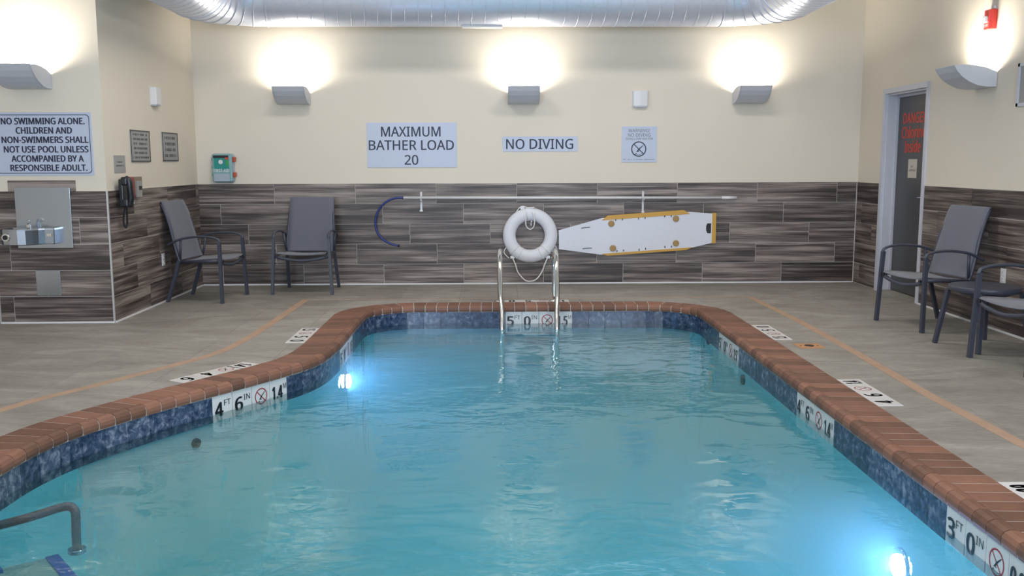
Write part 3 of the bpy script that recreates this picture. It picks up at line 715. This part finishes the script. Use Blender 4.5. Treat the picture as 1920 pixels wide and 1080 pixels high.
for s_, a, b, zc in (('NO SWIMMING ALONE.', 3, 162, 227), ('CHILDREN AND', 30, 137, 244.5), ('NON-SWIMMERS SHALL', 2, 167, 262), ('NOT USE POOL UNLESS', 5, 166, 280), ('ACCOMPANIED BY A', 18, 156, 297.5), ('RESPONSIBLE ADULT.', 15, 162, 315)):
    x0 = (a-84.)*px2*.995; x1 = (b-84.)*px2*.995; zz = (270-zc)*px2; t = G(); add_text(t, s_, x0+.018, x1+.018, zz-.026, zz+.028, weight=.035, base=.006); t.build('lettering', 'ink', T)
T = sign('bather_load_sign', 'pale sign reading MAXIMUM BATHER LOAD 20 on the back wall', (-.9315, B, 1.5845), 0, 1.013, .503, 'sign')
t = G(); add_text(t, 'MAXIMUM', -.345, .325, .095, .205, base=.006, weight=.012); t.build('lettering', 'ink', T); t = G(); add_text(t, 'BATHER LOAD', -.485, .475, -.055, .055, base=.006, weight=.012); t.build('lettering', 'ink', T); t = G(); add_text(t, '20', -.085, .070, -.220, -.110, base=.006, weight=.012); t.build('lettering', 'ink', T)
T = sign('no_diving_sign', 'wide low pale sign reading NO DIVING on the back wall', (.517, B, 1.5935), 0, .852, .169, 'sign')
t = G(); add_text(t, 'NO DIVING', -.385, .375, -.056, .056, base=.006, weight=.012); t.build('lettering', 'ink', T)
T = sign('shallow_water_sign', 'white warning sign with a crossed out diver in a circle, on the back wall', (1.6425, B, 1.587), 0, .401, .402, 'sign')
t = G()
add_text(t, 'WARNING!', -.125, .115, .135, .172, base=.006); t.build('lettering', 'greyink', T); t = G(); add_text(t, 'NO DIVING', -.13, .125, .085, .122, base=.006); t.build('lettering', 'greyink', T); t = G(); add_text(t, 'SHALLOW WATER', -.155, .155, .050, .075, base=.006); t.build('lettering', 'greyink', T)
t = G(); blur_line(t, -.18, .18, -.175, -.165, .006, 5); t.build('lettering', 'greyink', T)['kind'] = 'stuff'
a, b = G(), G(); no_diving(a, b, -.006, -.053, .086, .0068); a.build('prohibition_ring', 'ink', T); b.build('diver_figure', 'ink', T)
def small_sign(label, y0, y1, z0, z1, rows, seed):
    yc_, zc_ = (y0+y1)/2, (z0+z1)/2; w, h = y1-y0, z1-z0
    T = sign('framed_notice', label, (-LW, yc_, zc_), PI/2, w, h, 'greysign', .008)
    g = G(); [g.box((0, -.010, s*(h/2-.006)), (w, .006, .010)) for s in (-1, 1)]; [g.box((s*(w/2-.004), -.010, 0), (.006, .005, h)) for s in (-1, 1)]; g.build('border', 'black', T)
    sp_ = h/(rows+.9)
    for i in range(rows):
        t = G(); ww_ = w*random.Random(seed+i).uniform(.33, .42); zz = h/2-sp_*(i+.95); blur_line(t, -ww_, ww_, zz-sp_*.27, zz+sp_*.27, .008, seed+i); t.build('lettering', 'greyink', T)['kind'] = 'stuff'
small_sign('grey framed notice with six lines of text, left one of two on the left wall', 8.802, 9.283, 1.405, 1.700, 6, 10)
small_sign('grey framed notice with four lines of text, nearest the corner', 9.638, 10.091, 1.412, 1.704, 4, 30)
T = sign('small_plaque', 'small tan grey plaque above the wall phone', (-LW, 8.53, 1.385), PI/2, .25, .155, 'tan', .006); T.children[0].data.materials[0] = MT['greysign']
t = G(); blur_line(t, -.06, .05, .012, .024, .006, 50); blur_line(t, -.09, .09, -.020, -.008, .006, 51); t.build('lettering', 'greyink', T)['kind'] = 'stuff'
T = sign('framed_board', 'white framed grey board at the right edge of the view', (RW, 7.15, 1.985), -PI/2, .70, .335, 'greysign', .010)
g = G(); [g.box((0, -.010, s*.155), (.70, .02, .026)) for s in (-1, 1)]; [g.box((s*.337, -.010, 0), (.026, .02, .336)) for s in (-1, 1)]; g.build('frame', 'doorframe', T)

# ------------------------------------------------------------------ wall boxes, alarm, outlets
def wall_box(name, label, cat, loc, rz, w, h, d, m_='whitepl'):
    T = thing(name, label, cat, loc, rz)
    prof = [(-w/2, 0), (-w/2, -d*.75), (-w/2*.86, -d*.93), (0, -d), (w/2*.86, -d*.93), (w/2, -d*.75), (w/2, 0)]
    G().prism(prof, 'z', -h/2, h/2).build('cover', m_, T)
    G().box((0, -d*.4, -h/2-.006), (w*.8, d*.7, .012)).build('vent', 'sconce', T)
    G().box((0, -.004, 0), (w+.014, .008, h+.014)).build('back_plate', m_, T); return T
wall_box('wall_speaker', 'small white square box between the middle and right sconces', 'wall box', (1.643, B, 2.095), 0, .17, .165, .06)
wall_box('wall_speaker', 'small white box high on the left wall above the framed notices', 'wall box', (-LW, 9.47, 2.045), PI/2, .16, .165, .06)
T = thing('fire_alarm', 'red fire alarm with clear strobe high on the right wall', 'alarm', (RW, 7.95, 2.555), -PI/2)
G().prism([(-.05, 0), (-.055, -.04), (-.04, -.062), (.04, -.062), (.055, -.04), (.05, 0)], 'z', -.078, .078).build('housing', 'strobe', T)
G().box((0, -.075, .0), (.05, .03, .052), bev=.008).build('strobe_lens', 'lens', T)
t = G(); add_text(t, 'FIRE', -.03, .03, -.058, -.038, base=.062); t.build('lettering', 'whitepl', T); G().box((0, -.01, .10), (.045, .018, .022)).build('cable_clip', 'whitepl', T)
def outlet(label, loc, rz):
    T = thing('power_outlet', label, 'outlet', loc, rz); G().box((0, -.004, 0), (.078, .008, .125), bev=.003).build('cover_plate', 'whitepl', T)
    g = G(); [g.box((0, -.010, s*.026), (.034, .006, .036), bev=.002) for s in (-1, 1)]; g.build('socket', 'whitepl', T)
    g = G(); [g.box((q*.007, -.0135, s*.026+.004), (.002, .001, .008)) for s in (-1, 1) for q in (-1, 1)]; g.build('slot', 'black', T)
outlet('white outlet plate low on the left wall behind the corner chair', (-LW+.011, 9.47, .43), PI/2)
outlet('white outlet plate above the round side table on the right wall', (RW-.011, 7.52, .46), -PI/2)

# ------------------------------------------------------------------ first aid case
T = thing('first_aid_case', 'teal plastic first aid case with orange latches hung on the back wall', 'first aid kit', (-3.045, B, 1.335))
G().box((0, -.035, 0), (.235, .07, .325), bev=.025).build('case_back', 'caselight', T)
G().box((0, -.085, 0), (.225, .04, .315), bev=.02).build('case_lid', 'teal', T)
G().box((-.005, -.106, .045), (.165, .004, .135)).build('label_panel', 'tealface', T)
g = G(); g.box((-.01, -.107, .125), (.17, .004, .030)); g.build('top_stripe', 'black', T)
G().box((.06, -.109, .055), (.035, .002, .06)).build('green_patch', 'green', T); G().box((.055, -.109, .105), (.04, .002, .025)).build('orange_patch', 'orange', T)
G().box((-.005, -.106, -.105), (.17, .003, .085)).build('lower_panel', 'caselight', T)
G().tube([(-.012, -.106, .067), (-.012, -.112, .067)], .024, 20).build('emblem', 'whitepl', T)
t = G(); add_text(t, 'FIRST-AID', -.092, .080, -.045, -.010, base=.108, weight=.02); t.build('lettering', 'lens', T)
for z in (.095, -.075): G().box((.127, -.06, z), (.03, .05, .055), bev=.006).build('latch', 'orange', T)
for z in (.10, .01, -.07): G().cyl((-.121, -.06, z-.018), (-.121, -.06, z+.018), .008, 10).build('hinge', 'teal', T)

# ------------------------------------------------------------------ wall phone with box behind it
T = thing('electrical_box', 'tan square box with small grey device beside the wall phone', 'wall box', (-LW, 8.80, 1.185), PI/2)
G().box((0, -.02, 0), (.29, .04, .165), bev=.003).build('box_body', 'tan', T); G().box((.02, -.05, -.03), (.12, .02, .15), bev=.003).build('device', 'greysign', T); G().box((.04, -.062, -.02), (.06, .006, .035)).build('display', 'black', T)
T = thing('wall_phone', 'black handset wall phone with coiled cord on a red base', 'phone', (-LW+.012, 8.60, 1.15), PI/2)
G().box((.0, -.03, .02), (.15, .06, .20), bev=.01).build('base', 'phonered', T); G().box((-.09, -.02, .045), (.012, .03, .15)).build('side_plate', 'whitepl', T)
hs = smooth_path([(-.13, -.085, .11), (-.13, -.115, .09), (-.128, -.12, .02), (-.12, -.12, -.07), (-.115, -.10, -.135)], 4)
g = G(); g.tube(hs, .030, 12, flat=.9); g.box((-.13, -.08, .085), (.075, .055, .075), bev=.014); g.box((-.115, -.075, -.105), (.075, .055, .075), bev=.014); g.build('handset', 'phone', T)
G().box((-.09, -.045, -.02), (.12, .04, .25), bev=.01).build('cradle', 'phone', T)
g = G(); [g.box((.03, -.05, -.075-.02*k), (.03, .02, .012)) for k in range(3)]; g.build('connector', 'whitepl', T)
cpts = smooth_path([(-.125, -.07, -.13), (-.125, -.05, -.22), (-.12, -.045, -.29), (-.08, -.045, -.325), (-.045, -.045, -.30), (-.038, -.045, -.24), (-.045, -.05, -.13)], 12)
coil = []; 
for i, p in enumerate(cpts[:-1]):
    tt = (cpts[i+1]-p).normalized(); u = Vector((0, 1, 0)); w = tt.cross(u)
    for k in range(6): a_ = 2*PI*k/6; coil.append(p.lerp(cpts[i+1], k/6)+u*math.cos(a_)*.0065+w*math.sin(a_)*.0065)
G().tube(coil, .0032, 5).build('coiled_cord', 'phone', T)
for c_ in T.children:
    if c_.name.startswith(('handset', 'cradle', 'coiled')): c_.location.x -= .07

# ------------------------------------------------------------------ drinking fountain
T = thing('fountain_backsplash_tile', 'single brown tile panel rising above the wainscot behind the fountain', 'tile', (-3.907, WY, 1.195))
G().box((0, -.005, 0), (.578, .010, .105)).build('panel', 'wood', T)
T = thing('drinking_fountain', 'stainless steel wall drinking fountain with rounded basin', 'drinking fountain', (-3.90, WY-.010, 0))
G().box((0, -.008, .925), (.475, .016, .525), bev=.003).build('back_panel', 'steel', T)
pl = [(-.30, 0), (-.30, -.10)]+[(-.16+.14*math.cos(math.radians(a)), -.12-.13*math.sin(math.radians(a))) for a in range(180, -1, -20)][1:-1]+[(-.01, -.15), (.02, -.12), (.10, -.085), (.155, -.075), (.155, 0)]
pl = [(-.305, -.016), (-.305, -.12), (-.29, -.19), (-.25, -.235), (-.19, -.255), (-.12, -.255), (-.06, -.235), (-.02, -.19), (.01, -.15), (.05, -.12), (.12, -.11), (.125, -.10), (.13, -.016)]
def plan_body(z0, z1, P, sc=1.): return [(x, y*sc) for x, y in P]
g = G(); n_ = len(pl); prof = [(.705, .93), (.712, .98), (.83, 1.), (.842, .985)]
vs = []
for z, sc in prof: vs += [(-.07+(x+.07)*sc, -.016+(y+.016)*sc, z) for x, y in pl]
vs += [(-.07+(x+.07)*.86, -.016+(y+.016)*.86, .842) for x, y in pl]+[(-.07+(x+.07)*.6, -.016+(y+.016)*.65-.02, .795) for x, y in pl]
g.add(vs, [(k*n_+i, k*n_+(i+1) % n_, (k+1)*n_+(i+1) % n_, (k+1)*n_+i) for k in range(5) for i in range(n_)]+[list(range(n_))[::-1], list(range(5*n_, 6*n_))]); g.build('basin', 'steel', T)
g = G(); g.cyl((-.215, -.235, .775), (-.215, -.262, .775), .032, 24); g.build('push_button', 'chrome', T); G().cyl((-.215, -.262, .775), (-.215, -.268, .775), .020, 20).build('button_face', 'black', T)
g = G(); g.tube(smooth_path([(-.09, -.10, .80), (-.09, -.10, .88), (-.085, -.115, .905), (-.075, -.145, .90)], 4), .012, 12); g.box((-.09, -.105, .85), (.03, .025, .05), bev=.005); g.build('spout', 'chrome', T)
G().box((.085, -.118, .785), (.045, .006, .026), bev=.002).build('badge', 'chrome', T)
T = thing('access_panel', 'small square stainless access plate on the tiles below the fountain', 'access panel', (-3.90, WY-.010, .355)); G().box((0, -.004, 0), (.213, .008, .222), bev=.002).build('plate', 'steel', T)
[G().cyl((sx*.095, -.008, sz*.10), (sx*.095, -.011, sz*.10), .004, 8).build('screw', 'chrome', T) for sx in (-1, 1) for sz in (-1, 1)]

# ------------------------------------------------------------------ rescue pole on hooks
yb = B-.01
T = thing('rescue_pole', 'long white shepherd crook rescue pole with a blue hook on the back wall', 'rescue pole', (0, yb-.06, 0))
G().tube([(-1.03, 0, .995), (2.60, 0, .982)], .0165, 14).build('shaft', 'whitepole', T)
G().tube([(2.58, 0, .982), (2.75, 0, .981)], .019, 14).build('end_grip', 'whitepole', T)
hk = smooth_path([(-1.02, 0, .996), (-1.12, 0, .993), (-1.22, 0, .955), (-1.30, 0, .88), (-1.345, 0, .78), (-1.352, 0, .68), (-1.325, 0, .59), (-1.26, 0, .515), (-1.17, 0, .47), (-1.10, 0, .453)], 6)
G().tube(hk, .0115, 10).build('crook', 'bluepole', T)
G().tube([(-1.10, 0, .453), (-1.085, 0, .449)], .014, 10).build('crook_tip', 'black', T)
for k, (x_, lo_) in enumerate(((-.835, .834), (1.692, .806))):
    T = thing('pole_hook', 'thin white wall bracket holding the %s end of the rescue pole' % ('hook' if k == 0 else 'grip'), 'hook', (x_, yb, 0))
    G().box((0, -.004, (1.06+lo_)/2), (.022, .008, 1.06-lo_), bev=.002).build('back_strip', 'whitepl', T)
    G().tube(smooth_path([(0, -.006, .955), (0, -.05, .952), (0, -.088, .965), (0, -.092, 1.00)], 5), .006, 8).build('cradle_arm', 'whitepl', T)
    G().box((0, -.010, lo_+.012), (.036, .014, .02), bev=.003).build('foot_bolt', 'whitepl', T)

# ------------------------------------------------------------------ ring buoy on its hook
T = thing('buoy_hook', 'slim white metal hook inside the ring buoy', 'hook', (.405, yb, 0))
G().box((.01, -.004, .74), (.018, .008, .14)).build('back_strip', 'whitepl', T); G().tube([(.01, -.006, .712), (.01, -.11, .712), (.01, -.14, .728)], .007, 8).build('peg', 'whitepl', T)
RC = Vector((.402, yb-.062, .565)); T = thing('ring_buoy', 'white ring life buoy with rope hanging on the back wall', 'life buoy', RC)
g = G(); Rm, rm = .238, .074; vs = []
n1, n2 = 56, 18
for i in range(n1):
    a = 2*PI*i/n1
    for k in range(n2):
        b = 2*PI*k/n2; rr = Rm+rm*math.cos(b); vs.append((rr*math.cos(a), rm*.72*math.sin(b), rr*math.sin(a)))
g.add(vs, [(i*n2+k, i*n2+(k+1) % n2, ((i+1) % n1)*n2+(k+1) % n2, ((i+1) % n1)*n2+k) for i in range(n1) for k in range(n2)], smooth=True); g.build('ring', 'ring', T)
for ang in (100, 78, 222, 240, 300, 318):
    a = math.radians(ang); P_ = []
    for k in range(24):
        b = 2*PI*k/24; rr = Rm+(rm+.002)*math.cos(b); P_.append((rr*math.cos(a), (rm*.72+.002)*math.sin(b), rr*math.sin(a)))
    G().tube(P_, .0042, 6, closed=True).build('band_seam', 'rope', T)
for ang in (106, 231, 309):
    a = math.radians(ang); G().box((.322*math.cos(a), 0, .322*math.sin(a)), (.05, .035, .035), bev=.008).build('rope_clip', 'ring', T)
G().tube(smooth_path([(-.205, -.02, -.25), (-.17, -.03, -.33), (-.14, -.03, -.42), (-.07, -.03, -.505), (-.005, -.03, -.525), (.07, -.03, -.50), (.13, -.03, -.42), (.165, -.03, -.33), (.20, -.02, -.25)], 6), .0075, 8).build('grab_rope', 'rope', T)
G().tube(smooth_path([(-.04, -.06, .26), (-.052, -.064, .18), (-.05, -.06, .12), (-.03, -.055, .085), (.0, -.055, .072), (.03, -.055, .09), (.045, -.06, .13), (.045, -.064, .2), (.02, -.06, .27)], 5), .0065, 8).build('hanging_loop', 'rope', T)
G().tube(smooth_path([(-.27, -.01, -.13), (-.30, 0, -.19), (-.265, 0, -.24), (-.24, 0, -.26)], 5), .006, 8).build('side_rope', 'rope', T)
G().tube(smooth_path([(.29, -.01, -.12), (.30, 0, -.19), (.27, 0, -.235), (.24, 0, -.26)], 5), .006, 8).build('side_rope', 'rope', T)
G().tube(smooth_path([(-.16, 0, .262), (-.12, -.01, .315), (-.08, 0, .33), (-.03, -.01, .315), (.05, -.02, .318)], 5), .006, 8).build('top_rope', 'rope', T)

# ------------------------------------------------------------------ backboard
def bp_(px_, py_): return ((px_-1046)/167.5*1.0, (440-py_)/167.5)      # outline read off the wall plane, in metres
BX = .726; BZ = .565
T = thing('spine_board', 'white tapered rescue backboard with ochre edge rails hung on the tiles', 'backboard', (BX, yb-.012, BZ))
out = [bp_(1046, 431), bp_(1128, 408), bp_(1212, 400), bp_(1297, 397), bp_(1341, 400), bp_(1341, 456), bp_(1303, 465), bp_(1215, 473), bp_(1128, 478), bp_(1047, 467)]
G().prism(out, 'y', -.045, -.02).build('board', 'board', T)
def bar(a, b, w, name, cut=True):
    a = Vector(a); b = Vector(b); d_ = (b-a); L_ = d_.length; an = math.atan2(d_.y, d_.x)
    g = G(); e = .07 if cut else 0; g.prism([(0, -w/2), (L_, -w/2), (L_-e, w/2), (e, w/2)] if True else [], 'y', -.05, -.016)
    R_ = Matrix.Rotation(-an, 3, 'Y'); g.v = [tuple(R_ @ Vector(v)+Vector((a.x, 0, a.y))) for v in g.v]; g.build(name, 'yellow', T)
bar(bp_(1128, 408), bp_(1297, 396.5), .050, 'edge_rail'); bar(bp_(1303, 466.5), bp_(1128, 478.5), .026, 'edge_rail')
bar(bp_(1343.5, 457), bp_(1343.5, 399), .044, 'head_rail', False)
for p in ((1146.5, 418.5), (1270, 409.5), (1150, 465.5), (1271, 456.5)):
    x_, z_ = bp_(*p); G().tube([(x_, -.045, z_), (x_, -.056, z_), (x_, -.060, z_)], [.036, .036, .030], 22).build('strap_pad', 'pad', T)
x_, z_ = bp_(1334.5, 428.5); G().prism([(x_-.028, z_-.04), (x_-.036, z_-.02), (x_-.036, z_+.03), (x_-.024, z_+.058), (x_+.02, z_+.058), (x_+.02, z_-.055), (x_-.02, z_-.055)], 'y', -.047, -.043).build('hand_hole', 'black', T)
for p in ((1155, 411.5), (1167.5, 410.5), (1198.5, 409), (1211, 408), (1248.5, 405), (1261, 404.5), (1158, 471), (1170.5, 470), (1200.5, 468.5), (1213, 467), (1250, 463.5), (1262.5, 463)):
    x_, z_ = bp_(*p); G().box((x_, -.048, z_), (.010, .006, .022)).build('strap_pin', 'black', T)
for p, q in (((1089, 427), (1106, 425)), ((1092, 466.5), (1110, 465))):
    a = bp_(*p); b = bp_(*q); G().tube([(a[0], -.046, a[1]), ((a[0]+b[0])/2, -.047, (a[1]+b[1])/2+.004), (b[0], -.046, b[1])], .004, 6).build('slot', 'greystone', T)

# ------------------------------------------------------------------ chairs and table
def make_chair(loc, rz, label):
    """local +x is the front"""
    T = thing('sling_armchair', label, 'chair', loc, rz, 'grey sling patio armchairs')
    def leg(P, r=.016): G().tube(P, r*1.35, 4).build('leg', 'frame', T)
    for s in (-1, 1):
        leg([(.295, s*.318, 0), (.285, s*.305, .30), (.275, s*.292, .615)])
        leg([(-.165, s*.262, .42), (-.205, s*.268, .27), (-.295, s*.280, 0)])
        arm = smooth_path([(.287, s*.292, .60), (.262, s*.292, .640), (.17, s*.292, .662), (.04, s*.29, .664), (-.10, s*.288, .645), (-.20, s*.285, .612), (-.27, s*.283, .580)], 5)
        G().tube(arm, .0155, 10, flat=.75).build('armrest', 'frame', T)
        G().tube(smooth_path([(-.150, s*.262, .40), (-.185, s*.262, .50), (-.215, s*.256, .62), (-.25, s*.246, .76), (-.298, s*.236, .90), (-.342, s*.230, .99)], 4), .016, 10).build('back_post', 'frame', T)
        G().tube([(.262, s*.285, .425), (.12, s*.272, .418), (-.15, s*.262, .405)], .016, 8).build('seat_rail', 'frame', T)
        G().tube([(-.155, s*.262, .43), (-.135, s*.275, .53), (-.125, s*.286, .64)], .013, 8).build('arm_support', 'frame', T)
    G().tube(smooth_path([(.272, -.285, .412), (.276, -.18, .382), (.278, 0, .362), (.276, .18, .382), (.272, .285, .412)], 5), .017, 10).build('front_rail', 'frame', T)
    G().tube([(-.17, -.262, .40), (-.17, .262, .40)], .014, 8).build('rear_rail', 'frame', T)
    G().tube([(-.352, -.226, .972), (-.352, .226, .972)], .014, 8).build('top_rail', 'frame', T)
    def sling(name, prof, hw):
        g = G(); P_ = smooth_path(prof, 5); nn_ = 9; vs = []
        for p in P_:
            for k in range(nn_):
                t = -1+2*k/(nn_-1); h = hw[0]+(hw[1]-hw[0])*((p.z-P_[0].z)/(P_[-1].z-P_[0].z) if abs(P_[-1].z-P_[0].z) > .2 else (P_[0].x-p.x)/(P_[0].x-P_[-1].x))
                sag = .016*(1-t*t)
                vs.append((p.x-(sag if name == 'back_sling' else 0), t*h, p.z-(sag if name == 'seat_sling' else 0)))
        g.add(vs, [(i*nn_+k, i*nn_+k+1, (i+1)*nn_+k+1, (i+1)*nn_+k) for i in range(len(P_)-1) for k in range(nn_-1)], smooth=True)
        o = g.build(name, 'fabric', T); md = o.modifiers.new('thickness', 'SOLIDIFY'); md.thickness = .006; md.offset = 0
    sling('seat_sling', [(.288, 0, .436), (.25, 0, .446), (.12, 0, .438), (-.05, 0, .424), (-.155, 0, .418)], (.262, .248))
    sling('back_sling', [(-.150, 0, .425), (-.178, 0, .50), (-.205, 0, .62), (-.240, 0, .76), (-.282, 0, .90), (-.326, 0, 1.000), (-.345, 0, 1.008)], (.256, .243))
    for s in (-1, 1): G().box((.292, s*.255, .418), (.016, .03, .022), bev=.004).build('end_cap', 'black', T)
    return T
def aim(front_mid, rear_mid):
    f = Vector(front_mid); r = Vector(rear_mid); c = (f+r)/2; d_ = f-r; return (c.x, c.y, 0), math.atan2(d_.y, d_.x)
c_, a_ = aim((-2.725, 9.63), (-3.262, 9.70)); make_chair((c_[0]+.02, c_[1], 0), a_, 'grey sling armchair in the left corner facing right')
c_, a_ = aim((-2.05, 9.95), (-2.035, 10.53)); make_chair((c_[0], c_[1]-.03, 0), a_, 'grey sling armchair against the back wall facing the pool')
c_, a_ = aim((3.426, 7.79), (3.99, 7.90)); make_chair((c_[0]-.0, c_[1], 0), a_, 'grey sling armchair beside the door on the right')
c_, a_ = aim((3.425, 6.20), (3.99, 6.25)); make_chair(c_, a_, 'grey sling armchair cut off by the right edge of the view')
T = thing('side_table', 'low round dark side table between the two right armchairs', 'table', (3.667, 6.896, 0), math.radians(14))
g = G(); g.tube([(0, 0, .425), (0, 0, .43), (0, 0, .462), (0, 0, .468)], [.238, .250, .250, .245], 48); g.build('tabletop', 'frame', T)
for sx in (-1, 1):
    for sy in (-1, 1): G().tube([(sx*.175, sy*.175, .43), (sx*.20, sy*.20, .22), (sx*.228, sy*.228, 0)], .0205, 4).build('leg', 'frame', T)
G().tube([(.17*math.cos(2*PI*k/32), .17*math.sin(2*PI*k/32), .41) for k in range(32)], .010, 6, closed=True).build('under_ring', 'frame', T)
